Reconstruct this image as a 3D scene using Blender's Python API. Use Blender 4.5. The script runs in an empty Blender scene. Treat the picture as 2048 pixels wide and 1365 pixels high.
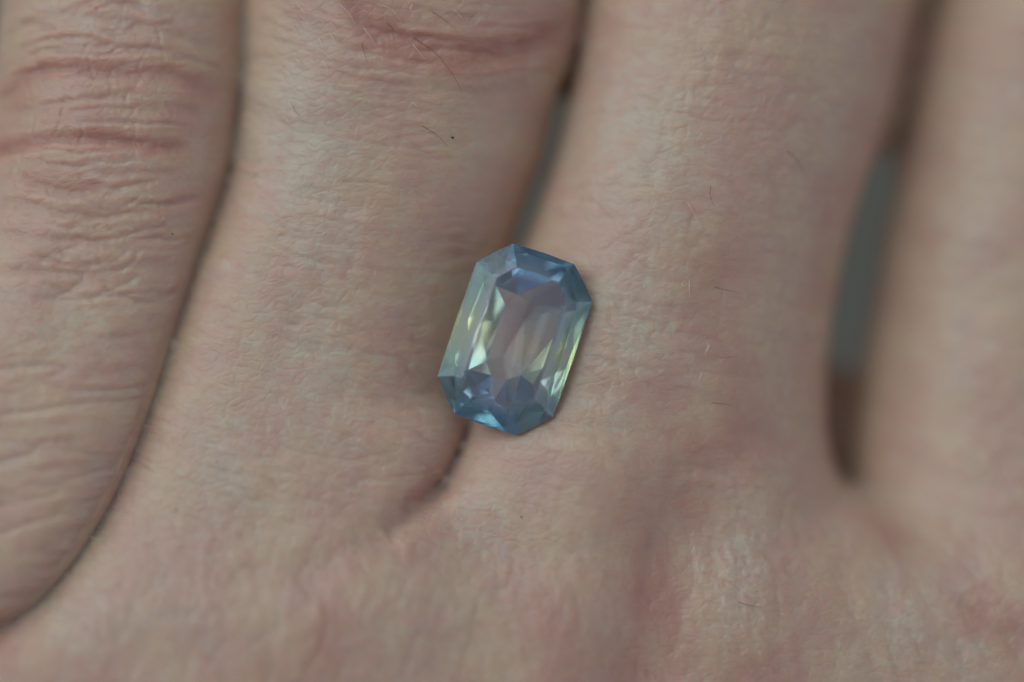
import bpy, bmesh, math, random
import numpy as np
from mathutils import Vector, Matrix

random.seed(7)
sc = bpy.context.scene
col = sc.collection
MM = 0.001                      # everything is measured in millimetres, stored in metres

# ------------------------------------------------------------------ camera
cam_d = bpy.data.cameras.new('camera')
cam = bpy.data.objects.new('camera', cam_d)
col.objects.link(cam)
cam.location = (0, 0, 0.2586)
cam.rotation_euler = (0, 0, 0)
cam_d.sensor_width = 36
cam_d.lens = 150
cam_d.clip_start = 0.01
cam_d.clip_end = 20
cam_d.dof.use_dof = True
cam_d.dof.focus_distance = 0.2583
cam_d.dof.aperture_fstop = 3.8
sc.camera = cam

# ------------------------------------------------------------------ light
w = bpy.data.worlds.new('World')
sc.world = w
w.use_nodes = True
bg = w.node_tree.nodes['Background']
bg.inputs['Color'].default_value = (0.80, 0.86, 1.0, 1)
bg.inputs['Strength'].default_value = 0.22

def area(name, loc, target, size, power, color):
    l = bpy.data.lights.new(name, 'AREA')
    l.shape = 'RECTANGLE'
    l.size, l.size_y = size
    l.energy = power
    l.color = color
    o = bpy.data.objects.new(name, l)
    col.objects.link(o)
    o.location = loc
    d = Vector(target) - Vector(loc)
    o.rotation_euler = d.to_track_quat('-Z', 'Y').to_euler()
    return o
area('window_light', (-0.62, 0.55, 0.75), (0, 0, 0), (1.45, 1.15), 8.6, (0.89, 0.985, 1.0))
area('far_window_light', (0.87, -0.30, 0.30), (0, 0, 0), (0.6, 0.5), 0.75, (0.80, 0.80, 1.0))

sc.view_settings.view_transform = 'Standard'
sc.view_settings.look = 'None'
sc.view_settings.exposure = 0.0
sc.view_settings.gamma = 1.0
sc.view_settings.use_curve_mapping = False
sc.cycles.max_bounces = 16
sc.cycles.transmission_bounces = 14
sc.cycles.glossy_bounces = 12
sc.cycles.diffuse_bounces = 7
sc.cycles.caustics_refractive = True
sc.cycles.caustics_reflective = True
sc.cycles.blur_glossy = 0.3
sc.cycles.sample_clamp_indirect = 2.0
sc.cycles.use_denoising = True

# ------------------------------------------------------------------ helpers
PX = 33.0                       # photograph pixels per millimetre on the focus plane
def mx(px): return (np.asarray(px, float) - 1024.0) / PX
def my(py): return (682.5 - np.asarray(py, float)) / PX

def curve(pts):
    """smooth 1-D curve through (y_px, value) pairs, argument in mm"""
    pts = sorted(pts, key=lambda p: -p[0])
    ys = np.array([float(my(p[0])) for p in pts])
    vs = np.array([p[1] for p in pts], float)
    n = len(ys)
    d = np.diff(vs) / np.diff(ys)
    m = np.empty(n)
    m[0], m[-1] = d[0], d[-1]
    for i in range(1, n - 1):
        a_, b_ = d[i - 1], d[i]
        m[i] = 0.0 if a_ * b_ <= 0 else 2 * a_ * b_ / (a_ + b_)
    def f0(y):
        y = np.asarray(y, np.float64)
        yc = np.clip(y, ys[0], ys[-1])
        i = np.clip(np.searchsorted(ys, yc) - 1, 0, n - 2)
        h = ys[i + 1] - ys[i]
        t = (yc - ys[i]) / h
        t2, t3 = t * t, t * t * t
        v = ((2 * t3 - 3 * t2 + 1) * vs[i] + (t3 - 2 * t2 + t) * h * m[i]
             + (-2 * t3 + 3 * t2) * vs[i + 1] + (t3 - t2) * h * m[i + 1])
        return v
    ty = np.linspace(ys[0], ys[-1], 6000)
    tv = f0(ty)
    return lambda y: np.interp(y, ty, tv)
def xcurve(pts):
    return curve([(y, float(mx(x))) for y, x in pts])

_rng = np.random.RandomState(11)
_tab = _rng.rand(256, 256)
def vnoise(x, y, s=0):
    """2-D value noise, 0..1"""
    x = np.asarray(x, float) + 37.3 * s + 500
    y = np.asarray(y, float) + 91.7 * s + 500
    xi, yi = np.floor(x).astype(int), np.floor(y).astype(int)
    fx, fy = x - xi, y - yi
    fx = fx * fx * fx * (fx * (fx * 6 - 15) + 10)
    fy = fy * fy * fy * (fy * (fy * 6 - 15) + 10)
    g = lambda a, b: _tab[a & 255, b & 255]
    return ((g(xi, yi) * (1 - fx) + g(xi + 1, yi) * fx) * (1 - fy)
            + (g(xi, yi + 1) * (1 - fx) + g(xi + 1, yi + 1) * fx) * fy)
def fbm(x, y, s=0, n=3):
    a, v, t = 1.0, 0, 0
    for k in range(n):
        v = v + a * vnoise(x * 2 ** k, y * 2 ** k, s + k * 3)
        t += a
        a *= 0.5
    return v / t
def sstep(a, b, x):
    t = np.clip((x - a) / (b - a), 0, 1)
    return t * t * (3 - 2 * t)

# ------------------------------------------------------------------ materials
def new_mat(name):
    m = bpy.data.materials.new(name)
    m.use_nodes = True
    nt = m.node_tree
    return m, nt, nt.nodes, nt.links

def make_skin():
    m, nt, N, L = new_mat('skin')
    b = N['Principled BSDF']
    at = N.new('ShaderNodeAttribute'); at.attribute_name = 'skin_map'
    tone = N.new('ShaderNodeAttribute'); tone.attribute_name = 'tone'
    sep = N.new('ShaderNodeSeparateColor'); L.new(tone.outputs['Color'], sep.inputs[0])
    def noise(scale, detail=2, rough=0.5, vec=None, sc3=None, dist=0.0):
        t = N.new('ShaderNodeTexNoise'); t.inputs['Scale'].default_value = scale
        t.inputs['Detail'].default_value = detail; t.inputs['Roughness'].default_value = rough
        t.inputs['Distortion'].default_value = dist
        v = vec or at.outputs['Vector']
        if sc3:
            mp = N.new('ShaderNodeMapping'); mp.inputs['Scale'].default_value = sc3
            L.new(v, mp.inputs['Vector']); v = mp.outputs['Vector']
        L.new(v, t.inputs['Vector'])
        return t.outputs['Fac']
    def math_(op, a, bb, clamp=False):
        n = N.new('ShaderNodeMath'); n.operation = op; n.use_clamp = clamp
        for i, v in enumerate((a, bb)):
            if isinstance(v, (int, float)): n.inputs[i].default_value = v
            else: L.new(v, n.inputs[i])
        return n.outputs[0]
    def ramp(fac, lo, hi):
        n = N.new('ShaderNodeMapRange'); n.interpolation_type = 'SMOOTHSTEP'
        n.inputs['From Min'].default_value = lo; n.inputs['From Max'].default_value = hi
        L.new(fac, n.inputs['Value']); return n.outputs['Result']
    def mixc(fac, c1, c2):
        n = N.new('ShaderNodeMix'); n.data_type = 'RGBA'
        if isinstance(fac, (int, float)): n.inputs['Factor'].default_value = fac
        else: L.new(fac, n.inputs['Factor'])
        for k, c in ((6, c1), (7, c2)):
            if isinstance(c, tuple): n.inputs[k].default_value = (*c, 1)
            else: L.new(c, n.inputs[k])
        return n.outputs[2]
    # pigment: pale, pink and sallow patches, small mottling, redness from the map
    pink = (0.625, 0.42, 0.33); pale = (0.63, 0.535, 0.42); sallow = (0.635, 0.475, 0.345)
    red = (0.49, 0.205, 0.165)
    c = mixc(ramp(noise(0.22, 2), 0.40, 0.62), pink, sallow)
    pf = math_('ADD', math_('MULTIPLY', noise(0.75, 3, 0.6, sc3=(1, 1.5, 1)), 0.75), math_('MULTIPLY', sep.outputs[1], 0.34))
    c = mixc(ramp(pf, 0.36, 0.80), c, pale)
    pb = math_('ADD', noise(1.6, 3, 0.6, sc3=(1, 1.5, 1)), 0.0)
    c = mixc(math_('MULTIPLY', ramp(pb, 0.50, 0.72), 0.38), c, (0.585, 0.355, 0.28))
    c = mixc(math_('MULTIPLY', ramp(noise(0.33, 2), 0.55, 0.75), 0.35), c, (0.55, 0.43, 0.395))
    rf = math_('MULTIPLY', sep.outputs[0], math_('ADD', math_('MULTIPLY', noise(0.9, 3), 0.8), 0.55), True)
    c = mixc(math_('MULTIPLY', rf, 0.95), c, red)
    L.new(c, b.inputs['Base Color'])
    b.inputs['Roughness'].default_value = 0.40
    b.inputs['Specular IOR Level'].default_value = 0.5
    b.subsurface_method = 'RANDOM_WALK'
    b.inputs['Subsurface Weight'].default_value = 1.0
    b.inputs['Subsurface Radius'].default_value = (1.2, 0.34, 0.18)
    b.inputs['Subsurface Scale'].default_value = 0.0016
    # fine relief: warped polygonal skin lines at two sizes, then grain
    wn = N.new('ShaderNodeTexNoise'); wn.inputs['Scale'].default_value = 0.7; wn.inputs['Detail'].default_value = 2
    L.new(at.outputs['Vector'], wn.inputs['Vector'])
    wa = N.new('ShaderNodeVectorMath'); wa.operation = 'MULTIPLY_ADD'
    L.new(wn.outputs['Color'], wa.inputs[0]); wa.inputs[1].default_value = (0.9, 0.9, 0); L.new(at.outputs['Vector'], wa.inputs[2])
    def vor(scale, sc3, lo, hi):
        mp = N.new('ShaderNodeMapping'); mp.inputs['Scale'].default_value = sc3
        L.new(wa.outputs[0], mp.inputs['Vector'])
        v = N.new('ShaderNodeTexVoronoi'); v.voronoi_dimensions = '2D'; v.feature = 'DISTANCE_TO_EDGE'; v.inputs['Scale'].default_value = scale
        L.new(mp.outputs['Vector'], v.inputs['Vector'])
        return ramp(v.outputs['Distance'], lo, hi)
    def bump(h, strength, dist, prev=None):
        n = N.new('ShaderNodeBump'); n.inputs['Strength'].default_value = strength
        n.inputs['Distance'].default_value = dist
        L.new(h, n.inputs['Height'])
        if prev: L.new(prev, n.inputs['Normal'])
        return n.outputs['Normal']
    cell = vor(0.95, (0.8, 1.3, 1), 0.0, 0.22)
    n0 = bump(vor(0.75, (0.75, 1.35, 1), 0.0, 0.16), 0.20, 0.00006)
    n1 = bump(vor(1.7, (0.85, 1.2, 1), 0.0, 0.25), 0.34, 0.00004, n0)
    n2 = bump(noise(5.0, 3, 0.6, sc3=(0.8, 1.2, 1)), 0.17, 0.00006, n1)
    inv = N.new('ShaderNodeMath'); inv.operation = 'MULTIPLY_ADD'
    L.new(cell, inv.inputs[0]); inv.inputs[1].default_value = -0.14; inv.inputs[2].default_value = 0.14
    L.new(mixc(inv.outputs[0], c, (0.52, 0.325, 0.26)), b.inputs['Base Color'])
    L.new(n2, b.inputs['Normal'])
    return m

def make_gem():
    m, nt, N, L = new_mat('sapphire')
    b = N['Principled BSDF']; N.remove(b)
    out = N['Material Output']
    tc = N.new('ShaderNodeTexCoord')
    sx = N.new('ShaderNodeSeparateXYZ'); L.new(tc.outputs['Object'], sx.inputs[0])
    # colour zoning of the crystal: straw-green in the middle, blue towards both ends
    ab = N.new('ShaderNodeMath'); ab.operation = 'ABSOLUTE'; L.new(sx.outputs['Y'], ab.inputs[0])
    nz = N.new('ShaderNodeTexNoise'); nz.inputs['Scale'].default_value = 420; nz.inputs['Detail'].default_value = 2
    L.new(tc.outputs['Object'], nz.inputs['Vector'])
    ad = N.new('ShaderNodeMath'); ad.operation = 'MULTIPLY_ADD'; L.new(nz.outputs['Fac'], ad.inputs[0])
    ad.inputs[1].default_value = 0.0022; L.new(ab.outputs[0], ad.inputs[2])
    mr = N.new('ShaderNodeMapRange'); mr.inputs['From Min'].default_value = 0.0012; mr.inputs['From Max'].default_value = 0.0062
    L.new(ad.outputs[0], mr.inputs['Value'])
    cr = N.new('ShaderNodeValToRGB')
    e = cr.color_ramp.elements
    e[0].position = 0.0; e[0].color = (0.91, 0.94, 0.78, 1)
    e[1].position = 1.0; e[1].color = (0.62, 0.77, 0.88, 1)
    k = e.new(0.5); k.color = (0.74, 0.89, 0.86, 1)
    L.new(mr.outputs[0], cr.inputs['Fac'])
    g = N.new('ShaderNodeBsdfGlass'); g.inputs['IOR'].default_value = 1.77
    g.inputs['Roughness'].default_value = 0.02
    # lavender reflection on the table, painted into the tint of the upper crystal
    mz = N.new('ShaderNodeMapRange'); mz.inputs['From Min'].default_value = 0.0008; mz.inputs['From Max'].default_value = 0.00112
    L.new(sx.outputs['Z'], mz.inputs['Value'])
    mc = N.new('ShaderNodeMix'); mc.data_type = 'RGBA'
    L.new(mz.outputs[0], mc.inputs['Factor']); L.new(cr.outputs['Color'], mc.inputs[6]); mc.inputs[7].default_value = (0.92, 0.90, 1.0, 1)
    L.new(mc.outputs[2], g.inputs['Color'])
    # milky silk and the lavender sky sheen, painted together as a diffuse veil
    df = N.new('ShaderNodeBsdfDiffuse'); df.inputs['Color'].default_value = (0.60, 0.57, 0.74, 1)
    mx_ = N.new('ShaderNodeMixShader'); 
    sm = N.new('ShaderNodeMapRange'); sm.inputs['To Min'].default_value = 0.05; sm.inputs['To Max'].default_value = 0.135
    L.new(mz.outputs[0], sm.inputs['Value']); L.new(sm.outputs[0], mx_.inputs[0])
    L.new(g.outputs[0], mx_.inputs[1]); L.new(df.outputs[0], mx_.inputs[2])
    L.new(mx_.outputs[0], out.inputs['Surface'])
    return m

def make_plain(name, colr, rough, spec=0.3):
    m, nt, N, L = new_mat(name)
    b = N['Principled BSDF']
    nz = N.new('ShaderNodeTexNoise'); nz.inputs['Scale'].default_value = 60; nz.inputs['Detail'].default_value = 4
    tc = N.new('ShaderNodeTexCoord'); L.new(tc.outputs['Object'], nz.inputs['Vector'])
    cr = N.new('ShaderNodeValToRGB')
    cr.color_ramp.elements[0].color = tuple(c * 0.8 for c in colr) + (1,)
    cr.color_ramp.elements[1].color = tuple(min(1, c * 1.2) for c in colr) + (1,)
    L.new(nz.outputs['Fac'], cr.inputs['Fac']); L.new(cr.outputs['Color'], b.inputs['Base Color'])
    b.inputs['Roughness'].default_value = rough
    b.inputs['Specular IOR Level'].default_value = spec
    return m

M_skin = make_skin()
M_gem = make_gem()
M_cloth = make_plain('green_grey_surface', (0.175, 0.172, 0.142), 0.8)
M_dark_hair = make_plain('brown_hair', (0.15, 0.10, 0.075), 0.5)
M_light_hair = make_plain('blond_hair', (0.85, 0.76, 0.62), 0.4, 0.5)
M_lint = make_plain('black_lint', (0.012, 0.012, 0.014), 0.8)

# ------------------------------------------------------------------ setting: the blurred surface far below the fingers
gm = bpy.data.meshes.new('ground')
S = 1.5
gm.from_pydata([(-S, -S, 0), (S, -S, 0), (S, S, 0), (-S, S, 0)], [], [(0, 1, 2, 3)])
go = bpy.data.objects.new('ground', gm)
col.objects.link(go)
go.location = (0, 0, -0.11)
gm.materials.append(M_cloth)
go['kind'] = 'structure'
go['label'] = 'blurred grey-green surface far below the fingers'

# ------------------------------------------------------------------ the hand as one implicit surface
def finger(Lp, Rp, ztop, h, roll=0.0, tip=None, s=0.5, eL=2.08, eR=2.08, padL=0.0, padR=0.0):
    mk = lambda v: curve(v) if isinstance(v, list) else (lambda y: np.full(np.shape(y), v))
    eLf, eRf, pLf, pRf = mk(eL), mk(eR), mk(padL), mk(padR)
    Lf, Rf, zf, hf = xcurve(Lp), xcurve(Rp), curve(ztop), curve(h)
    def f(x, y, z):
        l, r = Lf(y), Rf(y)
        c = l + s * (r - l)
        wl, wr = c - l, r - c
        hh = hf(y)
        zz = z - roll * (x - c)
        # the flesh of the palm side is broader than the back
        low = sstep(0.0, -4.0, zz - (zf(y) - hh))
        wd = np.where(x < c, wl + pLf(y) * low, wr + pRf(y) * low)
        e = np.where(x < c, eLf(y), eRf(y))
        q = np.abs(x - c) / wd
        v = np.abs(zz - (zf(y) - hh)) / hh
        a = q ** e + v ** e
        if tip is not None:
            t = np.clip((y - tip[0]) / tip[1], 0, None)
            a = a + t ** 2.2
        return (a ** (1 / e) - 1) * np.minimum(wd, hh)
    f.parts = (Lf, Rf, zf, hf, s)
    return f

AB = [(-1300, 560), (-600, 530), (-200, 500), (0, 481), (100, 479), (200, 468), (300, 455), (400, 428), (500, 393), (600, 358),
      (700, 322), (800, 290), (900, 254), (1000, 210), (1080, 163), (1150, 115), (1200, 72), (1240, 22), (1275, -50), (1320, -170), (1400, -420), (1600, -800), (4500, -900)]
OV = curve([(-1300, 6), (0, 8), (300, 10), (500, 13), (700, 20), (1000, 26), (1300, 30), (4500, 30)])
fA = finger([(-1300, 20), (-200, -20), (200, -50), (600, -190), (1000, -360), (1200, -520), (1400, -1000), (2000, -1300), (4500, -1300)],
            [(y, x + float(OV(my(y)))) for y, x in AB], [(-1300, -14), (-500, -6), (0, -0.5), (250, 0.5), (500, 1.1), (900, 3.0), (1200, 4.3), (1600, 3), (4500, 2)],
            [(-1300, 6), (0, 7.2), (300, 7.6), (900, 7.5), (1400, 8), (4500, 9)], roll=0.0, tip=(42, 12), eR=[(-300, 2.5), (200, 2.6), (420, 3.0), (700, 3.6), (1300, 4.0), (1600, 3)])
fB = finger([(y, x - float(OV(my(y)))) for y, x in AB],
            [(-1300, 1180), (-600, 1190), (-200, 1180), (0, 1168), (100, 1150), (200, 1112), (300, 1090), (400, 1052), (470, 1028), (560, 1000), (700, 976),
             (800, 953), (850, 941), (950, 900), (1010, 880), (1080, 900), (1200, 900), (1400, 900), (1800, 900), (4500, 900)],
            [(-1300, -14), (-500, -5), (-100, 0.6), (100, 0.6), (300, 0.2), (650, 0.5), (1000, 2.0), (1250, 3.8), (1600, 5.0), (4500, 2)],
            [(-1300, 6), (0, 7.6), (600, 7.8), (1000, 8.0), (4500, 9)], s=0.5, tip=(50, 12), eL=[(-300, 2.5), (200, 2.6), (420, 2.9), (700, 3.4), (1300, 3.8), (1600, 3)], eR=[(-300, 2.1), (780, 2.1), (900, 4.0), (1400, 3.0)], padR=[(-1300, 1.6), (100, 1.4), (200, 0.6), (450, 0.3), (600, 0), (2000, 0)])
fC = finger([(-1300, 1210), (-600, 1215), (-200, 1205), (0, 1169), (100, 1156), (200, 1135), (300, 1111), (400, 1077), (470, 1051), (540, 1018), (700, 978),
             (800, 949), (850, 935), (950, 882), (1010, 820), (1080, 740), (1200, 670), (1400, 650), (1800, 600), (4500, 600)],
            [(-1300, 1900), (-600, 1920), (-200, 1905), (0, 1850), (100, 1826), (200, 1802), (300, 1770), (400, 1738), (500, 1710), (600, 1690), (700, 1678),
             (760, 1673), (850, 1673), (920, 1684), (1000, 1722), (1060, 1768), (1110, 1800), (1200, 1880), (1400, 2000), (1800, 2000), (4500, 1900)],
            [(-1300, -15), (-500, -6), (0, -1.0), (300, -0.2), (700, 0.3), (1000, 0.7), (1300, 1.1), (1600, 1.5), (4500, 0)],
            [(-1300, 6), (0, 7.4), (600, 7.8), (1000, 8.0), (4500, 9)], s=0.47, roll=-0.05, tip=(46, 12), eL=[(-300, 2.1), (780, 2.1), (900, 4.0), (1400, 3.0)], eR=2.0, padR=[(-1300, 3.2), (220, 3.0), (400, 0), (2000, 0)], padL=[(-1300, 1.6), (100, 1.4), (200, 0.6), (450, 0.3), (600, 0), (2000, 0)])
fD = finger([(-1300, 1940), (-600, 1960), (-200, 1960), (0, 1905), (100, 1880), (200, 1860), (300, 1840), (400, 1815), (500, 1796), (600, 1780), (700, 1762),
             (770, 1752), (850, 1742), (920, 1734), (1000, 1738), (1060, 1760), (1110, 1782), (1200, 1790), (1400, 1760), (1800, 1700), (4500, 1650)],
            [(-1300, 2400), (-200, 2470), (400, 2380), (800, 2330), (1200, 2400), (1800, 2500), (4500, 2300)],
            [(-1300, -15), (-500, -8), (0, -4.8), (500, -5.0), (900, -4.0), (1200, -2.2), (1600, -1), (4500, -2)],
            [(-1300, 5.5), (0, 6.8), (600, 7.0), (1000, 7.2), (4500, 8)], s=0.56, roll=0.0, tip=(28, 11), eL=1.9, eR=2.1, padL=[(-1300, 3.2), (220, 3.0), (400, 0), (2000, 0)])

def smin(a, b, k):
    h = np.clip(k - np.abs(a - b), 0, None) / k
    return np.minimum(a, b) - h * h * k * 0.25

def fhand(x, y, z):
    # back of the hand under the knuckles, running to the wrist
    c, wd, hh = 6.0, 36.0, 9.0
    zc = -11.0 - 0.03 * (x - c)
    a = (np.abs(x - c) / wd) ** 2.6 + (np.abs(z - zc) / hh) ** 2.6
    yw = -15.5
    t = np.clip((y - yw) / 7.0, 0, None)
    a = a + t ** 2.2
    t2 = np.clip((-100 - y) / 12.0, 0, None)
    a = a + t2 ** 2.2
    return (a ** (1 / 2.6) - 1) * 9.0

def F(x, y, z):
    kab = 0.22 + 4.0 * sstep(float(my(1330)), float(my(1600)), y)
    kbc = 0.25 + 6.0 * sstep(float(my(940)), float(my(1250)), y)
    kcd = 0.30 + 6.0 * sstep(float(my(1020)), float(my(1260)), y)
    kh = 0.5 + 6.0 * sstep(float(my(950)), float(my(1250)), y)
    a = smin(fB(x, y, z), fC(x, y, z), kbc)
    a = smin(a, fD(x, y, z), kcd)
    a = smin(a, fhand(x, y, z), kh)
    # skin web set deep between the third and fourth finger
    wb = (np.sqrt(((x - float(mx(1712))) / 3.6) ** 2 + ((y - float(my(930))) / 6.0) ** 2 + ((z + 17.0) / 3.2) ** 2) - 1) * 3.2
    a = smin(a, wb, 1.0)
    a = smin(a, fA(x, y, z), kab)
    t2 = np.clip((-100 - y) / 12.0, 0, None)
    return a + 0.6 * t2 ** 2

def grow(lo, hi, step, out_lo, out_hi, g=1.25):
    v = list(np.arange(lo, hi + step * 0.5, step))
    s = step
    while v[-1] < out_hi:
        s = min(s * g, 3.0); v.append(v[-1] + s)
    s = step
    while v[0] > out_lo:
        s = min(s * g, 3.0); v.insert(0, v[0] - s)
    return np.array(v)
gx = grow(-34, 34, 0.52, -72, 52)
gy = grow(-23.5, 23.5, 0.52, -118, 72)
gz = grow(-9, 6, 0.5, -24, 9)

def surface_nets(gx, gy, gz):
    V = F(gx[:, None, None], gy[None, :, None], gz[None, None, :])
    inside = V < 0
    nx, ny, nz = V.shape
    cnt = np.zeros((nx - 1, ny - 1, nz - 1), int)
    for a in (0, 1):
        for b in (0, 1):
            for c in (0, 1):
                cnt += inside[a:nx - 1 + a, b:ny - 1 + b, c:nz - 1 + c]
    act = (cnt > 0) & (cnt < 8)
    idx = -np.ones(act.shape, int)
    ii = np.argwhere(act)
    idx[act] = np.arange(len(ii))
    P = np.zeros((len(ii), 3)); Wt = np.zeros(len(ii))
    g = (gx, gy, gz)
    i, j, k = ii.T
    corners = [(a, b, c) for a in (0, 1) for b in (0, 1) for c in (0, 1)]
    for p in corners:
        for ax in range(3):
            if p[ax] == 0:
                q = list(p); q[ax] = 1
                v0 = V[i + p[0], j + p[1], k + p[2]]; v1 = V[i + q[0], j + q[1], k + q[2]]
                m = (v0 < 0) != (v1 < 0)
                t = np.where(m, v0 / np.where(m, v0 - v1, 1), 0)
                pa = np.stack([gx[i + p[0]], gy[j + p[1]], gz[k + p[2]]], 1)
                pb = np.stack([gx[i + q[0]], gy[j + q[1]], gz[k + q[2]]], 1)
                P += np.where(m[:, None], pa + (pb - pa) * t[:, None], 0)
                Wt += m
    P /= Wt[:, None]
    faces = []
    for ax in range(3):
        sl0 = [slice(None)] * 3; sl1 = [slice(None)] * 3
        sl0[ax] = slice(0, -1); sl1[ax] = slice(1, None)
        a0, a1 = inside[tuple(sl0)], inside[tuple(sl1)]
        e = np.argwhere(a0 != a1)
        o1, o2 = [(1, 2), (2, 0), (0, 1)][ax]
        ok = (e[:, o1] > 0) & (e[:, o2] > 0) & (e[:, o1] < V.shape[o1] - 1) & (e[:, o2] < V.shape[o2] - 1)
        e = e[ok]
        q = []
        for d1, d2 in ((-1, -1), (0, -1), (0, 0), (-1, 0)):
            c = e.copy(); c[:, o1] += d1; c[:, o2] += d2
            q.append(idx[c[:, 0], c[:, 1], c[:, 2]])
        q = np.stack(q, 1)
        flip = ~a0[e[:, 0], e[:, 1], e[:, 2]]
        q[flip] = q[flip][:, ::-1]
        faces.append(q)
    return P, np.concatenate(faces)

def subdivide(P, Q):
    n = len(P)
    E = np.concatenate([Q[:, [0, 1]], Q[:, [1, 2]], Q[:, [2, 3]], Q[:, [3, 0]]])
    Es = np.sort(E, 1)
    key = Es[:, 0].astype(np.int64) * n + Es[:, 1]
    u, inv = np.unique(key, return_inverse=True)
    a, b = u // n, u % n
    pe = (P[a] + P[b]) / 2
    pf = P[Q].mean(1)
    m = len(Q)
    e = [n + inv[k * m:(k + 1) * m] for k in range(4)]
    f = n + len(u) + np.arange(m)
    Qn = np.concatenate([np.stack([Q[:, 0], e[0], f, e[3]], 1), np.stack([e[0], Q[:, 1], e[1], f], 1),
                         np.stack([f, e[1], Q[:, 2], e[2]], 1), np.stack([e[3], f, e[2], Q[:, 3]], 1)])
    return np.concatenate([P, pe, pf]), Qn

def grad(P, h=0.02, v=None):
    x, y, z = P.T
    if v is None: v = F(x, y, z)
    return np.stack([F(x + h, y, z) - v, F(x, y + h, z) - v, F(x, y, z + h) - v], 1) / h

def project(P, it=2, lim=0.3):
    for _ in range(it):
        v = F(*P.T); g = grad(P, v=v)
        g2 = np.maximum((g * g).sum(1), 0.05)
        step = -(v / g2)[:, None] * g
        ln = np.linalg.norm(step, axis=1)
        step *= np.minimum(1, lim / np.maximum(ln, 1e-9))[:, None]
        P = P + step
    return P

P, Q = surface_nets(gx, gy, gz)
P, Q = subdivide(P, Q)
P = project(P, 2)
P, Q = subdivide(P, Q)
near = (np.abs(P[:, 0]) < 36) & (np.abs(P[:, 1]) < 26) & (P[:, 2] > -10)
P[near] = project(P[near], 1, 0.15)
G = np.zeros_like(P); G[:, 2] = -1
G[near] = grad(P[near])
Nrm = G / np.maximum(np.linalg.norm(G, axis=1), 1e-9)[:, None]

# ---- creases and folds as real relief, measured in mm
def poly_dist(x, y, pts):
    pts = [(float(mx(a)), float(my(b))) for a, b in pts]
    # smooth the polyline
    for _ in range(2):
        q = [pts[0]]
        for a, b in zip(pts[:-1], pts[1:]):
            q += [(a[0] * .75 + b[0] * .25, a[1] * .75 + b[1] * .25), (a[0] * .25 + b[0] * .75, a[1] * .25 + b[1] * .75)]
        pts = q + [pts[-1]]
    best = np.full(x.shape, 1e9); tt = np.zeros(x.shape)
    n = len(pts) - 1
    for i, (a, b) in enumerate(zip(pts[:-1], pts[1:])):
        d = (b[0] - a[0], b[1] - a[1]); l2 = d[0] ** 2 + d[1] ** 2 + 1e-12
        t = np.clip(((x - a[0]) * d[0] + (y - a[1]) * d[1]) / l2, 0, 1)
        r = np.hypot(x - a[0] - t * d[0], y - a[1] - t * d[1])
        m = r < best
        best = np.where(m, r, best); tt = np.where(m, (i + t) / n, tt)
    return best, tt

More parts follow.
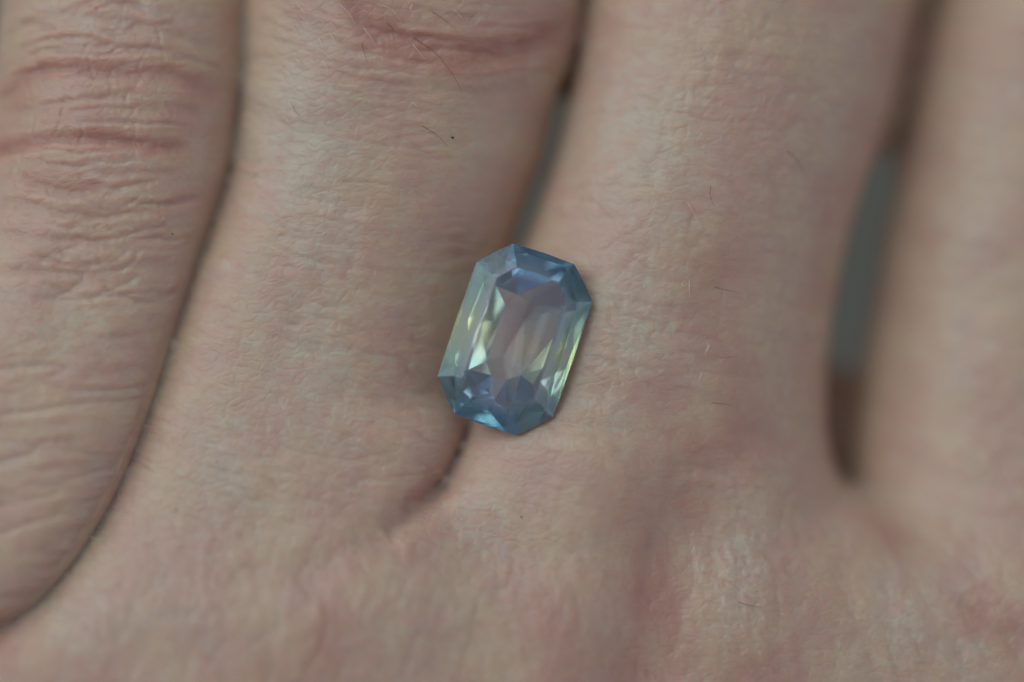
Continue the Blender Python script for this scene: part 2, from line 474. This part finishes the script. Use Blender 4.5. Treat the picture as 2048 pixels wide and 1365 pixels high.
x, y, z = P.T
nz_ = Nrm[:, 2]
up = sstep(0.15, 0.6, nz_)
frame = sstep(36, 30, np.abs(x)) * sstep(26, 22, np.abs(y))
disp = np.zeros(len(P)); red = np.zeros(len(P)); pale = np.zeros(len(P))
sel = np.where((np.abs(x) < 36) & (np.abs(y) < 26) & (nz_ > 0.05))[0]
xs, ys = x[sel], y[sel]
wx = xs + 0.35 * (fbm(xs * 0.9, ys * 0.9, 1) - 0.5)
wy = ys + 0.35 * (fbm(xs * 0.9, ys * 0.9, 2) - 0.5)
ds = np.zeros(len(sel)); rs = np.zeros(len(sel)); ps = np.zeros(len(sel))
CREASES = [  # points, depth mm, width mm, redness
    ([(20, 45), (51, 34), (144, 29), (240, 41), (342, 65), (430, 92)], 0.20, 0.30, 0.15),
    ([(200, 8), (280, 14), (360, 30)], 0.12, 0.25, 0.1),
    ([(10, 115), (85, 97), (137, 91), (240, 92), (342, 103), (410, 128)], 0.20, 0.28, 0.25),
    ([(-30, 205), (0, 178), (51, 147), (113, 132), (205, 144), (291, 146), (376, 150), (440, 192)], 0.32, 0.40, 0.75),
    ([(-20, 219), (85, 219), (150, 205)], 0.12, 0.25, 0.2),
    ([(239, 221), (328, 213), (405, 222)], 0.16, 0.28, 0.35),
    ([(-40, 300), (0, 294), (85, 279), (154, 274), (239, 281), (294, 291), (390, 292)], 0.36, 0.34, 1.0),
    ([(34, 342), (79, 373), (130, 380), (212, 376)], 0.20, 0.28, 0.7),
    ([(150, 346), (239, 349), (360, 346)], 0.16, 0.25, 0.25),
    ([(-20, 405), (68, 407), (109, 428), (205, 434), (308, 421), (410, 385)], 0.24, 0.30, 0.3),
    ([(-20, 470), (100, 478), (230, 490), (360, 470)], 0.14, 0.28, 0.2),
    ([(-20, 540), (120, 548), (250, 535), (350, 520)], 0.14, 0.28, 0.15),
    ([(690, -20), (735, 45), (830, 85), (950, 103), (1050, 92), (1140, 40)], 0.42, 0.55, 1.0),
    ([(720, 5), (790, 30), (880, 45), (960, 40)], 0.18, 0.4, 0.4),
    ([(700, 40), (780, 100), (890, 128), (1000, 118), (1080, 92)], 0.24, 0.45, 0.8),
    ([(860, 170), (960, 185), (1060, 165)], 0.14, 0.5, 0.2),
    ([(560, 20), (640, 70), (720, 110), (800, 130)], 0.10, 0.4, 0.15),
    ([(890, 955), (865, 985), (845, 1005), (815, 1032), (770, 1065)], 0.6, 0.6, 0.3), ([(850, 1000), (800, 1045), (740, 1090), (670, 1130), (590, 1160)], 0.32, 1.0, 0.15),
    ([(1360, 620), (1240, 600), (1160, 590)], 0.10, 0.2, 0.0),
    ([(1180, 715), (1260, 735), (1330, 742), (1400, 728)], 0.10, 0.2, 0.1),
    ([(1170, 690), (1240, 700), (1320, 690)], 0.06, 0.2, 0.0),
    ([(1420, 560), (1410, 640), (1440, 720)], 0.14, 0.8, 0.25),
    ([(1430, 900), (1424, 1000), (1430, 1080), (1420, 1180)], 0.05, 0.30, 0.1),
    ([(1350, 900), (1340, 1000), (1300, 1100), (1280, 1220)], 0.12, 0.5, 0.4),
    ([(1560, 1200), (1555, 1290), (1565, 1380)], 0.06, 0.30, 0.1),
    ([(1690, 1100), (1680, 1200), (1730, 1300), (1760, 1380)], 0.16, 0.8, 0.1),
    ([(1930, 1190), (1990, 1250), (2060, 1290)], 0.25, 0.8, 0.4),
]
wr = random.Random(4)
for k in range(46):                # many fine arcs over the knuckle of the outer finger
    yy = wr.uniform(5, 600); xa = wr.uniform(-20, 250); ln = wr.uniform(80, 230)
    xb = min(xa + ln, 440 - 0.22 * max(0, yy - 250))
    if xb - xa < 60: continue
    bowv = (yy - 270) * 0.10 * wr.uniform(0.5, 1.4)
    sl = wr.uniform(-0.06, 0.06) - (0.10 if yy > 420 else 0)
    CREASES.append(([(xa + (xb - xa) * t, yy + bowv * (1 - (2 * t - 1) ** 2) + sl * (xb - xa) * t + wr.uniform(-5, 5)) for t in (0, .25, .5, .75, 1)],
                    wr.uniform(0.06, 0.18), wr.uniform(0.11, 0.2), wr.uniform(0, 0.35)))
for k in range(26):                # short crossing lines there
    yy = wr.uniform(60, 420); xa = wr.uniform(20, 360); ln = wr.uniform(25, 70); an = wr.uniform(-0.5, 0.5)
    CREASES.append(([(xa + ln * t * math.sin(an) + wr.uniform(-3, 3), yy + ln * t) for t in (0, .5, 1)], wr.uniform(0.05, 0.12), 0.10, 0.0))
for k in range(30):                # and over the fold of the next finger
    yy = wr.uniform(0, 190); xa = wr.uniform(600, 980); ln = wr.uniform(60, 170)
    CREASES.append(([(xa + ln * t, yy + ln * t * (0.28 - 0.0010 * (xa - 600)) + wr.uniform(-4, 4)) for t in (0, .33, .66, 1)],
                    wr.uniform(0.05, 0.14), wr.uniform(0.10, 0.2), wr.uniform(0, 0.3)))
for pts, dep, wid, rd in CREASES:
    px_, py_ = zip(*pts)
    m = ((wx > float(mx(min(px_))) - 3) & (wx < float(mx(max(px_))) + 3) & (wy < float(my(min(py_))) + 3) & (wy > float(my(max(py_))) - 3))
    d, t = poly_dist(wx[m], wy[m], pts)
    dep = dep * 0.42
    fade = sstep(0, 0.16, t) * sstep(1, 0.84, t)
    loc = np.zeros(m.sum())
    ds[m] -= dep * np.exp(-(d / wid) ** 2) * fade
    ds[m] += dep * 0.35 * np.exp(-((d - 2.2 * wid) / (1.3 * wid)) ** 2) * fade
    rs[m] = np.maximum(rs[m], rd * 0.85 * np.exp(-(d / (wid * 1.9)) ** 2) * fade)

# finger-local coordinates: u across, v along (bent with the finger)
vA = ys * 1.0
slant = 0.24
u = xs + slant * -ys
v = ys + slant * xs
xA = xcurve(AB)(np.clip(ys, float(my(1300)), 30))
maskA = sstep(-0.15, 0.25, xA - xs)
pBC = xcurve([(-200, 1195), (0, 1168), (200, 1120), (400, 1062), (550, 1010), (850, 938), (1010, 850), (1150, 720), (1300, 600), (1500, 500)])(ys)
maskC = sstep(-0.2, 0.3, xs - pBC) * (1 - maskA)
pCD = xcurve([(-200, 1920), (0, 1890), (400, 1775), (700, 1715), (900, 1700), (1080, 1780), (1300, 1900)])(ys)
maskD = sstep(-0.2, 0.3, xs - pCD)
maskC = maskC * (1 - maskD)
maskB = np.clip(1 - maskA - maskC - maskD, 0, 1)
low = sstep(float(my(880)), float(my(1230)), ys + 2.0 * (fbm(xs * 0.3, ys * 0.3, 91) - 0.5)) * (1 - maskA)

def folds(uu, vv, period, seed, stretch=4.5, sharp=2.0):
    """irregular transverse folds: ridged stretched noise"""
    n = fbm(uu / (period * stretch) + 0.25 * (fbm(uu * .3, vv * .3, seed + 5) - .5), vv / period, seed, 2)
    r = 1 - np.abs(2 * n - 1)
    return r ** sharp
aA = -ys + 0.18 * xs
tr = ys - 0.13 * xs
fA_ = folds(xs, ys - 0.10 * (xs + 20), 1.35, 3, 6, 4)
fA2 = folds(xs, ys - 0.05 * xs, 0.62, 23, 3.5, 3)
kn = sstep(float(my(560)), float(my(420)), ys)
ds -= maskA * ((0.03 + 0.15 * (1 - kn)) * fA_ + 0.035 * fA2)
vB = ys + 0.16 * xs - 0.012 * (xs + 10) ** 2
fB_ = folds(xs, vB, 0.85, 7, 4.5, 4)
fB2 = folds(xs, vB, 0.42, 17, 3.5, 3)
ds -= maskB * (1 - low) * (0.055 * fB_ + 0.03 * fB2) * (0.5 + sstep(0.35, 0.65, fbm(xs * 0.2, ys * 0.2, 81)))
vC = ys + 0.10 * xs
fC_ = folds(xs, vC, 1.1, 9, 2.6, 5)
fC2 = folds(vC, u, 1.0, 19, 2.2, 5)
ds -= maskC * (1 - low) * (0.05 * fC_ + 0.028 * fC2) * (0.4 + sstep(0.35, 0.65, fbm(xs * 0.2, ys * 0.2, 83)))
ds -= maskD * (1 - low) * 0.06 * folds(xs, ys + 0.2 * xs, 1.4, 29, 4, 4)
# knuckle skin at the bottom: lengthwise striae fanning out
ang = np.arctan2(xs - 8, ys - 22)
rad = np.hypot(xs - 8, ys - 22)
st1 = folds(rad, ang * 30, 1.15, 31, 4, 3)
st2 = folds(rad, ang * 30 + 0.3 * rad, 0.7, 37, 2.2, 3)
ds -= low * (0.06 * st1 + 0.045 * st2) + 0.02 * folds(ys, xs, 0.6, 61, 1.5, 3) * low
# broad unevenness
ds += 0.22 * (fbm(xs * 0.35, ys * 0.35, 41) - 0.5) + 0.05 * (fbm(xs * 1.1, ys * 1.1, 43, 2) - 0.5)
# finely cross-hatched dry skin beside the stone and at the lower right
def patch(px, py, rx, ry):
    return np.exp(-((xs - float(mx(px))) / (rx / PX)) ** 2 - ((ys - float(my(py))) / (ry / PX)) ** 2)
hm = np.clip(patch(1500, 1200, 110, 220) + 0.8 * patch(1280, 690, 110, 150) + 0.6 * patch(1850, 1270, 130, 110), 0, 1)
ds -= hm * 0.075 * np.maximum(folds(xs, ys + 0.55 * xs, 0.75, 101, 3.0, 7), folds(ys, xs + 0.25 * ys, 0.70, 103, 3.0, 7))
# tendon ridge running down from beside the stone, and the hollow next to it
def spine(pts, wid, hgt):
    d, t = poly_dist(xs, ys, pts)
    return hgt * np.exp(-(d / wid) ** 2) * sstep(0, 0.3, t)
ds += spine([(1210, 850), (1185, 1000), (1140, 1180), (1090, 1420)], 3.4, 0.95)
ds -= spine([(1400, 880), (1370, 1030), (1320, 1180), (1280, 1420)], 2.2, 0.36)
ds += spine([(1530, 900), (1520, 1100), (1500, 1420)], 2.2, 0.25)
# tiny puckers where finger A folds against its neighbour
edge = np.exp(-((xA - xs) / 1.1) ** 2) * (xs < xA) * sstep(float(my(820)), float(my(900)), ys)
ds -= 0.12 * edge * folds(xs, ys, 0.55, 51, 6, 2)
# redness patches
def blob(px, py, rx, ry, a, amt):
    global rs
    cx, cy = float(mx(px)), float(my(py))
    c, s = math.cos(a), math.sin(a)
    dx, dy = wx - cx, wy - cy
    uu, vv = (c * dx + s * dy) / (rx / PX), (-s * dx + c * dy) / (ry / PX)
    rs = np.maximum(rs, amt * np.exp(-(uu * uu + vv * vv)))
def pblob(px, py, rx, ry, a, amt):
    global ps
    cx, cy = float(mx(px)), float(my(py))
    c, s = math.cos(a), math.sin(a)
    dx, dy = wx - cx, wy - cy
    uu, vv = (c * dx + s * dy) / (rx / PX), (-s * dx + c * dy) / (ry / PX)
    ps = np.maximum(ps, amt * np.exp(-(uu * uu + vv * vv)))
for b in [(1310, 1180, 60, 190, 0.15, 0.62), (1270, 1330, 80, 90, 0, 0.55), (1380, 1010, 60, 60, 0, 0.5), (650, 1290, 45, 100, -0.2, 0.45),
          (1795, 1075, 75, 40, -0.7, 0.55), (1080, 1230, 60, 90, 0, 0.25), (1140, 1340, 90, 60, 0, 0.25), (100, 350, 90, 50, 0, 0.5), (150, 250, 170, 60, 0, 0.32), (330, 250, 60, 60, 0, 0.3),
          (60, 150, 60, 40, 0.4, 0.4), (880, 70, 220, 40, -0.1, 0.45), (1080, 60, 90, 50, 0.3, 0.5), (1480, 830, 60, 120, 0, 0.45), (1430, 540, 60, 60, 0, 0.35),
          (1290, 770, 90, 40, 0, 0.35), (1500, 1340, 80, 60, 0, 0.4), (2020, 60, 80, 60, 0, 0.25), (1390, 900, 60, 50, 0, 0.5), (20, 190, 50, 60, 0, 0.5), (0, 1290, 120, 60, 0, 0.4),
          (750, 400, 40, 30, 0, 0.25), (540, 1330, 80, 60, 0, 0.3)]:
    blob(*b)
for b in [(590, 280, 110, 200, 0.1, 1), (610, 700, 140, 220, 0.1, 0.6), (450, 930, 80, 130, 0.2, 0.7), (1290, 300, 130, 180, 0.1, 0.8), (1270, 640, 110, 130, 0.2, 0.9),
          (200, 330, 160, 40, 0, 0.3), (1480, 1150, 70, 160, 0, 0.7), (1850, 1260, 120, 120, 0, 0.5), (640, 480, 90, 90, 0, 0.8), (1980, 400, 100, 400, 0, 0.4), (200, 40, 160, 30, 0, 0.5),
          (950, 1020, 90, 80, 0, 0.5), (1230, 800, 80, 80, 0, 0.6), (150, 1250, 300, 160, 0.5, 0.2), (150, 650, 150, 90, 0, 0.3)]:
    pblob(*b)
# the floors of the fine folds are a little pinker than the stretched skin between them
rs = rs + 0.10 * (maskB * (1 - low) * fB_ + maskC * (1 - low) * fC_ + maskA * fA_ + low * st1)
ps = ps + 0.35 * low * sstep(0.45, 0.75, fbm(ang * 14, rad * 0.22, 71)) + 0.25 * (1 - low) * sstep(0.5, 0.8, fbm(xs * 0.35, vB * 0.9, 73))
rs = np.clip(rs, 0, 1)
disp[sel] = ds * up[sel] * frame[sel]
red[sel] = rs * frame[sel]
pale[sel] = ps * frame[sel]
P2 = P + Nrm * disp[:, None]

# ---- where the stone lies: the soft skin under it gives way
def build_gem():
    th = math.radians(0)
    # girdle octagon, long axis along local Y, mm
    a, b, cx, cy = 3.70, 5.46, 1.75, 1.80      # half width, half length, corner cuts
    Gp = [(a - cx, b), (a, b - cy), (a, -b + cy), (a - cx, -b), (-a + cx, -b), (-a, -b + cy), (-a, b - cy), (-a + cx, b)]
    ring = []
    for i in range(8):
        p, q = Gp[i], Gp[(i + 1) % 8]
        ring.append(p)
        mxp, myp = (p[0] + q[0]) / 2, (p[1] + q[1]) / 2
        ring.append((mxp * 1.012, myp * 1.012))
    ta, tb, tcx, tcy = 2.28, 4.10, 0.95, 1.0
    T = [(ta - tcx, tb), (ta, tb - tcy), (ta, -tb + tcy), (ta - tcx, -tb), (-ta + tcx, -tb), (-ta, -tb + tcy), (-ta, tb - tcy), (-ta + tcx, tb)]
    HC, HG = 1.15, 0.10
    pts = [(px, py, HC) for px, py in T]
    pts += [(px, py, HG) for px, py in ring] + [(px, py, -HG) for px, py in ring]
    # pavilion: brilliant rows down to a short keel
    def oct_ring(fx, fy, z, n_long, n_short, ph):
        out = []
        aa, bb = a * fx, b * fy
        for k in range(n_long):
            t = -1 + 2 * (k + ph) / (n_long - 1 + 2 * ph) if n_long > 1 else 0
            yy = bb * 0.78 * t
            bow = 1 - 0.10 * t * t
            out += [(aa * bow, yy, z), (-aa * bow, yy, z)]
        for k in range(n_short):
            t = -1 + 2 * (k + 0.5) / n_short
            xx = aa * 0.72 * t
            bow = 1 - 0.06 * t * t
            out += [(xx, bb * bow, z), (xx, -bb * bow, z)]
        return out
    jr = random.Random(35)
    def jit(l, d):
        return [(p[0] + jr.uniform(-d, d), p[1] + jr.uniform(-d, d), p[2] + jr.uniform(-d, d) * 0.3) for p in l]
    J = 0.25
    pts += jit(oct_ring(0.80, 0.84, -1.3, 6, 5, 0.15), J)
    pts += jit(oct_ring(0.56, 0.67, -2.15, 10, 5, 0.15), J)
    pts += jit(oct_ring(0.27, 0.46, -2.9, 6, 3, 0.15), J)
    pts += [(0.25, 1.3, -3.35), (-0.3, -1.2, -3.35)]
    bm = bmesh.new()
    vs = [bm.verts.new(p) for p in pts]
    r = bmesh.ops.convex_hull(bm, input=vs)
    for v in [v for v in bm.verts if not v.link_faces]:
        bm.verts.remove(v)
    bmesh.ops.dissolve_limit(bm, angle_limit=math.radians(0.6), verts=bm.verts[:], edges=bm.edges[:])
    bmesh.ops.recalc_face_normals(bm, faces=bm.faces[:])
    return bm

gem_bm = build_gem()
gem_rot = Matrix.Rotation(math.radians(-18.8), 4, 'Z') @ Matrix.Rotation(math.radians(-2.0), 4, 'X') @ Matrix.Rotation(math.radians(1.5), 4, 'Y')
gem_xy = (float(mx(1029.5)), float(my(679)))
zg = 0.5
from mathutils.bvhtree import BVHTree
_gb = gem_bm.copy(); _gb.transform(Matrix.Translation((gem_xy[0], gem_xy[1], zg)) @ gem_rot)
_gt = BVHTree.FromBMesh(_gb)
for vi in np.where((np.hypot(P2[:, 0] - gem_xy[0], P2[:, 1] - gem_xy[1]) < 6.5) & (P2[:, 2] > -5))[0]:
    h = _gt.ray_cast(Vector((P2[vi, 0], P2[vi, 1], -20)), Vector((0, 0, 1)))
    if h[0] is not None and P2[vi, 2] > h[0].z - 0.05:
        P2[vi, 2] = h[0].z - 0.05
_gb.free()

me = bpy.data.meshes.new('hand')
me.vertices.add(len(P2)); me.vertices.foreach_set('co', (P2 * MM).astype(np.float32).ravel())
me.loops.add(Q.size); me.loops.foreach_set('vertex_index', Q.astype(np.int32).ravel())
me.polygons.add(len(Q)); me.polygons.foreach_set('loop_start', np.arange(0, Q.size, 4, dtype=np.int32))
me.polygons.foreach_set('loop_total', np.full(len(Q), 4, np.int32))
me.polygons.foreach_set('use_smooth', np.ones(len(Q), bool))
me.update(calc_edges=True)
smap = np.stack([x - 0.22 * y, y + 0.14 * x, np.zeros(len(P))], 1)
smap[sel, 0] += 40 * maskA + 80 * maskD
# sideways faces keep their relief from running: add depth to the map
smap[:, 0] += np.where(nz_ < 0.6, z * 0.8, 0) * 0
a = me.attributes.new('skin_map', 'FLOAT_VECTOR', 'POINT'); a.data.foreach_set('vector', smap.astype(np.float32).ravel())
a = me.attributes.new('tone', 'FLOAT_COLOR', 'POINT')
a.data.foreach_set('color', np.stack([red, pale, np.zeros(len(P)), np.ones(len(P))], 1).astype(np.float32).ravel())
me.materials.append(M_skin)
hand = bpy.data.objects.new('hand', me)
col.objects.link(hand)
hand['label'] = 'back of a bare pale hand, four fingers side by side, pink creased knuckles'
hand['category'] = 'hand'

# height of the skin below a point, from the finished mesh
from mathutils.bvhtree import BVHTree
_m = (P[:, 2] > -9) & (np.abs(x) < 36) & (np.abs(y) < 26)
_q = Q[_m[Q].all(1)]
_t = np.concatenate([_q[:, [0, 1, 2]], _q[:, [0, 2, 3]]])
_used, _inv = np.unique(_t, return_inverse=True)
bvh = BVHTree.FromPolygons(P2[_used].tolist(), _inv.reshape(-1, 3).tolist())
def skin_z(xm, ym):
    h = bvh.ray_cast(Vector((xm, ym, 30)), Vector((0, 0, -1)))
    return (h[0].z, h[1]) if h[0] is not None else (-8.0, Vector((0, 0, 1)))

# ------------------------------------------------------------------ hairs of the hand
def hair(pts_px, r, mat, lift=0.12, name='hair'):
    pts = []
    n = 9
    k = len(pts_px)
    for i in range(n):
        t = i / (n - 1) * (k - 1)
        j = min(int(t), k - 2); f = t - j
        p0 = pts_px[max(j - 1, 0)]; p1 = pts_px[j]; p2 = pts_px[j + 1]; p3 = pts_px[min(j + 2, k - 1)]
        q = [0.5 * ((2 * p1[c]) + (-p0[c] + p2[c]) * f + (2 * p0[c] - 5 * p1[c] + 4 * p2[c] - p3[c]) * f * f
                    + (-p0[c] + 3 * p1[c] - 3 * p2[c] + p3[c]) * f ** 3) for c in (0, 1)]
        xm, ym = float(mx(q[0])), float(my(q[1]))
        zz, _ = skin_z(xm, ym)
        pts.append(Vector((xm, ym, zz + lift * math.sin(math.pi * min(1, (i / (n - 1)) * 0.9 + 0.02)) + 0.02 * (i > 0) - 0.05 * (i == 0))))
    bm = bmesh.new()
    rings = []
    for i, p in enumerate(pts):
        d = (pts[min(i + 1, n - 1)] - pts[max(i - 1, 0)]).normalized()
        s = d.cross(Vector((0, 0, 1))).normalized(); uvec = s.cross(d)
        rr = r * (1 - 0.75 * (i / (n - 1)) ** 1.5)
        rings.append([bm.verts.new((p + rr * (math.cos(a) * s + math.sin(a) * uvec)) * MM) for a in (0, 2.094, 4.189)])
    for a, b in zip(rings[:-1], rings[1:]):
        for c in range(3):
            bm.faces.new((a[c], a[(c + 1) % 3], b[(c + 1) % 3], b[c]))
    m = bpy.data.meshes.new(name); bm.to_mesh(m); bm.free()
    m.materials.append(mat)
    o = bpy.data.objects.new(name, m); col.objects.link(o); o.parent = hand
    return o

DARK = [[(825, 75), (860, 98), (883, 120), (910, 157), (924, 186)], [(863, 24), (885, 38), (911, 60)], [(842, 251), (873, 270), (897, 294)],
        [(724, 86), (729, 106), (736, 128)], [(774, 48), (784, 57), (791, 68)], [(1575, 300), (1596, 317), (1620, 355)], [(1422, 372), (1420, 390), (1427, 411)],
        [(1428, 574), (1452, 580), (1480, 586)], [(1439, 716), (1458, 715), (1476, 712)], [(1423, 806), (1445, 808), (1466, 812)], [(1474, 1202), (1500, 1210), (1530, 1213)],
        [(584, 210), (590, 222), (600, 232)], [(500, 355), (508, 348), (517, 343)]]
LIGHT = [[(753, 9), (784, 21), (804, 48)], [(727, 56), (741, 75), (755, 98)], [(637, 75), (641, 84), (647, 96)], [(660, 68), (668, 80), (672, 90)], [(592, 116), (598, 125), (606, 134)],
         [(575, 203), (583, 214), (593, 224)], [(763, 115), (766, 122), (771, 128)], [(907, 21), (918, 30), (928, 44)], [(825, 89), (838, 105), (852, 123)], [(822, 205), (832, 211), (842, 219)],
         [(1374, 403), (1387, 427), (1404, 462)], [(1312, 705), (1333, 707), (1353, 710)], [(1379, 560), (1378, 576), (1379, 594)], [(1364, 566), (1366, 572), (1372, 570)],
         [(1405, 745), (1401, 753), (1397, 762)], [(600, 30), (614, 45), (630, 58)], [(680, 10), (700, 30), (712, 52)], [(645, 120), (652, 132), (656, 146)], [(590, 5), (604, 18), (610, 30)],
         [(545, 60), (556, 72), (562, 88)], [(1420, 690), (1414, 700), (1410, 712)], [(825, 10), (822, 22), (834, 30)]]
for h in DARK:
    hair(h, 0.019, M_dark_hair)
for h in LIGHT:
    hair(h, 0.017, M_light_hair, 0.15)

# ------------------------------------------------------------------ the gemstone
gem = bpy.data.objects.new('gemstone', None)
gem.empty_display_size = 0.003
col.objects.link(gem)
gem.matrix_world = Matrix.Translation((gem_xy[0] * MM, gem_xy[1] * MM, zg * MM)) @ gem_rot
gem['label'] = 'loose faceted blue-green sapphire, octagonal radiant cut, lying between two fingers'
gem['category'] = 'gemstone'

def part(name, faces, label=None):
    idx = {}; co = []; fl = []
    for f in faces:
        ll = []
        for v in f.verts:
            if v.index not in idx:
                idx[v.index] = len(co); co.append(tuple(v.co * MM))
            ll.append(idx[v.index])
        fl.append(ll)
    m = bpy.data.meshes.new(name)
    m.from_pydata(co, [], fl)
    m.materials.append(M_gem)
    o = bpy.data.objects.new(name, m); col.objects.link(o); o.parent = gem
    if label: o['label'] = label
    return o
gem_bm.verts.index_update()
crown, pav, gird, tab = [], [], [], []
for f in gem_bm.faces:
    zc = f.calc_center_median().z
    if f.normal.z > 0.98: tab.append(f)
    elif abs(f.normal.z) < 0.12 and abs(zc) < 0.1: gird.append(f)
    elif zc > 0: crown.append(f)
    else: pav.append(f)
print('GEM faces', len(tab), len(crown), len(gird), len(pav))
part('table', tab, 'flat grey-lavender top facet')
part('girdle', gird)
for f in crown: part('crown_facet', [f])
for f in pav: part('pavilion_facet', [f])
gem_bm.free()

# ------------------------------------------------------------------ specks of lint on the skin
def speck(px, py, r, label):
    bm = bmesh.new()
    bmesh.ops.create_icosphere(bm, subdivisions=2, radius=1)
    rr = random.Random(px)
    for v in bm.verts:
        k = r * (0.7 + 0.5 * rr.random())
        v.co = Vector((v.co.x * k * 1.2, v.co.y * k * 0.8, v.co.z * k * 0.6))
    zz, _ = skin_z(float(mx(px)), float(my(py)))
    for v in bm.verts: v.co *= MM
    m = bpy.data.meshes.new('lint_speck'); bm.to_mesh(m); bm.free(); m.materials.append(M_lint)
    o = bpy.data.objects.new('lint_speck', m); col.objects.link(o)
    o.location = (float(mx(px)) * MM, float(my(py)) * MM, (zz + r * 0.4) * MM)
    o['label'] = label; o['category'] = 'lint'; o['group'] = 'specks of lint on the skin'
speck(905, 275, 0.075, 'tiny black lint speck on the finger above the gemstone, beside a dark hair')
speck(1043, 1033, 0.05, 'tiny dark lint speck on the knuckle skin below the gemstone')
speck(345, 468, 0.045, 'tiny dark lint speck beside the crevice of the leftmost finger')
